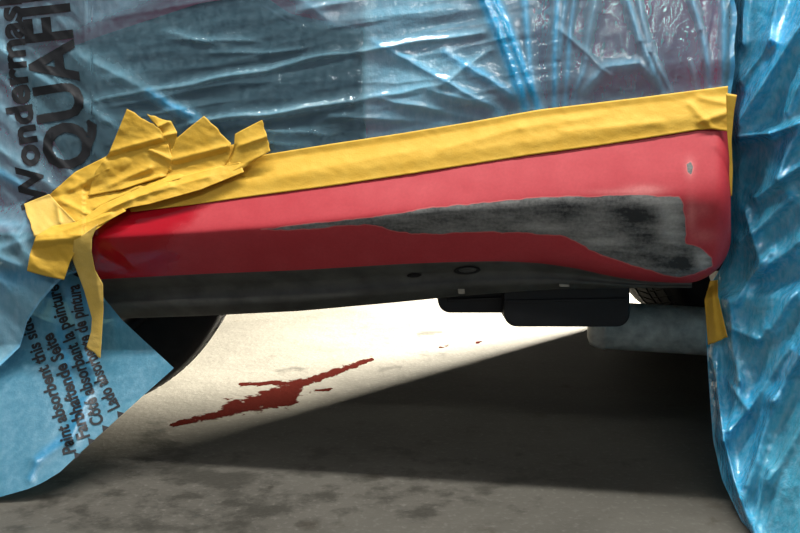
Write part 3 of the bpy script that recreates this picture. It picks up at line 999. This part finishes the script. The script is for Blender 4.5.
S = coons([(-110, 272), (0, 272), (60, 268), (96, 286)], [(96, 286), (104, 298), (122, 320), (150, 346), (174, 368)],
          [(-110, 509), (0, 497), (28, 489), (42, 483), (60, 472), (95, 439), (135, 403), (174, 368)], [(-110, 272), (-110, 400), (-110, 509)], 150, 130)
sx_, sy_ = S[..., 0], S[..., 1]
ff = .12 + .55 * ss(.55, .8, fbm(sx_ / 30, sy_ / 60, 3)) * 0
bands = [(70, 290, 98, 312, 10, .8), (58, 300, 70, 380, 6, .75), (70, 380, 84, 420, 5, .8), (84, 400, 68, 436, 5, .9), (68, 436, 38, 458, 5, .9), (38, 458, 32, 478, 4, .7), (104, 300, 120, 322, 8, .55), (84, 330, 92, 390, 5, .6), (60, 340, 52, 300, 5, .6), (40, 310, 56, 284, 5, .8)]
for (x0, y0, x1, y1, wd, a_) in bands:
    d, t, s = seg(sx_ + 6 * (fbm(sx_ / 20, sy_ / 20, 2) - .5), sy_, x0, y0, x1, y1)
    ff = np.maximum(ff, a_ * np.exp(-(d / wd) ** 2))
fpts = P(sx_, sy_, flap_Y(sx_, sy_)); fpts[..., 2] = np.maximum(fpts[..., 2], .003)
flap = link('folded_film', grid_mesh('folded_film', fpts, {'fold': ff, 'haze': .86 + .1 * ff}), M_FLAP)
tag(flap, 'matt blue masking film corner hanging over the wheel, small black text', 'masking film')
tdep = lambda x, y: flap_Y(np.asarray(x, float), np.asarray(y, float))
LINES = [('Paint absorbent this side', [(76, 452), (67, 420), (52, 376), (40, 344), (30, 316)], 18.5),
         ('Farbhaftende Seite', [(90, 437), (82, 410), (72, 380), (62, 352), (52, 332)], 18.5),
         ('Côté absorbant la peinture', [(104, 423), (94, 392), (80, 350), (66, 315), (58, 284)], 18.5),
         ('Lado absorbente de pintura', [(120, 407), (106, 378), (93, 346), (84, 316), (79, 284)], 18.5)]
for txt, path, hgt in LINES:
    print_text(txt, path_map(path, hgt, tdep, .0012), flap, .032, .15, label='small black printed line')
for (x, y) in [(78, 455), (92, 441), (106, 428), (121, 414)]:
    tri = bmesh.new()
    pp = [(x - 4, y - 3), (x + 3, y - 1), (x - 3, y + 4)]
    vs = [tri.verts.new(P(a_, b_, float(tdep(np.array([a_]), np.array([b_]))[0]) - .0012)) for a_, b_ in pp]
    tri.faces.new(vs)
    bm_obj('printed_arrow', tri, M_INK, flap, False)['label'] = 'small printed triangle'

# ------------------------------------------------------------------ right hand sheet hanging over the wheel
RR = [(810, 10, 738, 122, 7, 20, .75), (790, -40, 768, 40, 5, 14, .6), (768, 40, 742, 80, 4, 10, .4), (735, 136, 770, 132, 3, 12, .6), (770, 132, 815, 116, 3.5, 14, .6),
      (752, -40, 740, 40, 2.5, 8, .3), (810, 160, 756, 196, 4, 10, .2), (800, 130, 778, 176, 5, 12, .6), (740, 240, 790, 200, 4, 10, .2), (735, 300, 770, 250, 4, 10, .3),
      (815, 335, 772, 400, 5, 18, .85), (772, 400, 748, 486, 4, 14, .75), (790, 350, 730, 430, 4, 10, .5), (728, 300, 740, 380, 4, 10, .35), (740, 380, 728, 430, 4, 8, .4),
      (728, 380, 748, 410, 3, 8, .3), (712, 360, 724, 440, 3, 10, .7), (724, 440, 742, 500, 3, 10, .6), (742, 500, 760, 560, 4, 10, .6), (770, 470, 752, 540, 3, 8, .3), (815, 400, 770, 480, 5, 9, .1),
      (760, 270, 800, 240, 5, 10, .3), (745, 210, 760, 260, 4, 9, .35), (800, 290, 770, 330, 5, 10, .4), (810, 60, 790, 110, 4, 10, .4), (735, 330, 760, 340, 3, 8, .3)]
xl_r = ip([(-260, 735), (-70, 734), (0, 733), (60, 731), (100, 731), (130, 730), (200, 731), (240, 729), (262, 724), (282, 712), (300, 706), (340, 706), (400, 710), (440, 713), (480, 722), (533, 747), (580, 768)], 3)


def rsheet(x, y):
    h = np.zeros_like(x); fold = np.zeros_like(x); cre = np.zeros_like(x)
    wx = x + 7 * (fbm(x / 50, y / 50, 2) - .5); wy = y + 7 * (fbm(x / 50 + 31, y / 50, 2) - .5)
    for (x0, y0, x1, y1, wd, am, fo) in RR:
        d, t, s = seg(wx, wy, x0, y0, x1, y1)
        g = np.exp(-(d / (wd * 1.6)) ** 1.3)
        h = h + am * .0017 * g
        cre = np.maximum(cre, g)
        fold = np.maximum(fold, fo * np.exp(-((d + s * wd) / (wd * 1.6)) ** 2))
    h = h + .014 * (1 - np.abs(2 * fbm((x + y * .30) / 26, (y - x) / 210, 2) - 1))
    h = h + .012 * (fbm(x / 60, y / 90 + 5, 1) - .5)
    h = h + .0012 * (1 - np.abs(2 * fbm(x / 12, y / 12, 2) - 1))
    base = 1.165 - .0014 * np.clip(x - 735, -20, 110) + .0004 * np.clip(x - 845, 0, 400) - .00006 * np.clip(y - 280, 0, 300)
    base = base + .00045 * np.clip(90 - y, 0, 400) - .02 * ss(280, 300, y) - .00062 * np.clip(y - 380, 0, 300)
    lowg = ss(350, 440, y) * ss(740, 790, x + (y - 420) * .3)
    hz = .85 + .12 * fold - .12 * (fbm(x / 40 + 3, y / 40, 2) - .5) * 2 + .08 * cre
    hz = hz - .28 * blob(x, y, [(752, 70, 14, 34, 1), (752, 160, 16, 22, .8), (760, 430, 12, 30, .3)])
    fo2 = np.clip(.30 + .8 * fold + .6 * (fbm(x / 22 + 9, y / 40, 3) - .5) - .6 * lowg * (1 - fold), 0, 1)
    return base - h * ss(-2, 10, x - xl_r(y)) , fo2, np.clip(hz, .1, .97), lowg


v1 = np.linspace(-260, 585, 520)
u1 = np.linspace(0, 1, 190)
RY = np.repeat(v1[None], len(u1), 0)
RX = xl_r(RY) + (1130 - xl_r(RY)) * u1[:, None] ** 1.8
rY, rf, rh, lg = rsheet(RX, RY)
# folded hem along the free left edge below the sill
hemw = RX - xl_r(RY)
hem_k = ss(286, 300, RY) * (1 - ss(10, 15, hemw + 3 * (fbm(RY / 14, 0 * RY, 2) - .5)))
rY = rY - .004 * hem_k; rf = np.maximum(rf, .55 * hem_k); rh = np.maximum(rh, .93 * hem_k)
pr_ = P(RX, RY, rY)
pr_[..., 2] = np.maximum(pr_[..., 2], .003)
rs = link('hanging_film', grid_mesh('hanging_film', pr_, {'fold': rf, 'haze': rh}), M_FILMR)
tag(rs, 'crumpled blue masking film hanging to the floor beside the sill end', 'masking film')
tape('short tape piece holding the hanging film edge below the sill end',
     [(710, 281), (717.5, 280)], [(717.5, 280), (718, 296), (727.5, 337)], torn((708, 345), (727.5, 337), .5, 6, 31), [(710, 281), (704.5, 300), (708, 345)], 6,
     [(712, 290, 716, 335, 3, 2)], 1, n=18, m=40, depth=lambda x, y: rsheet(np.asarray(x, float), np.asarray(y, float))[0] - .004, wr_=.0006)
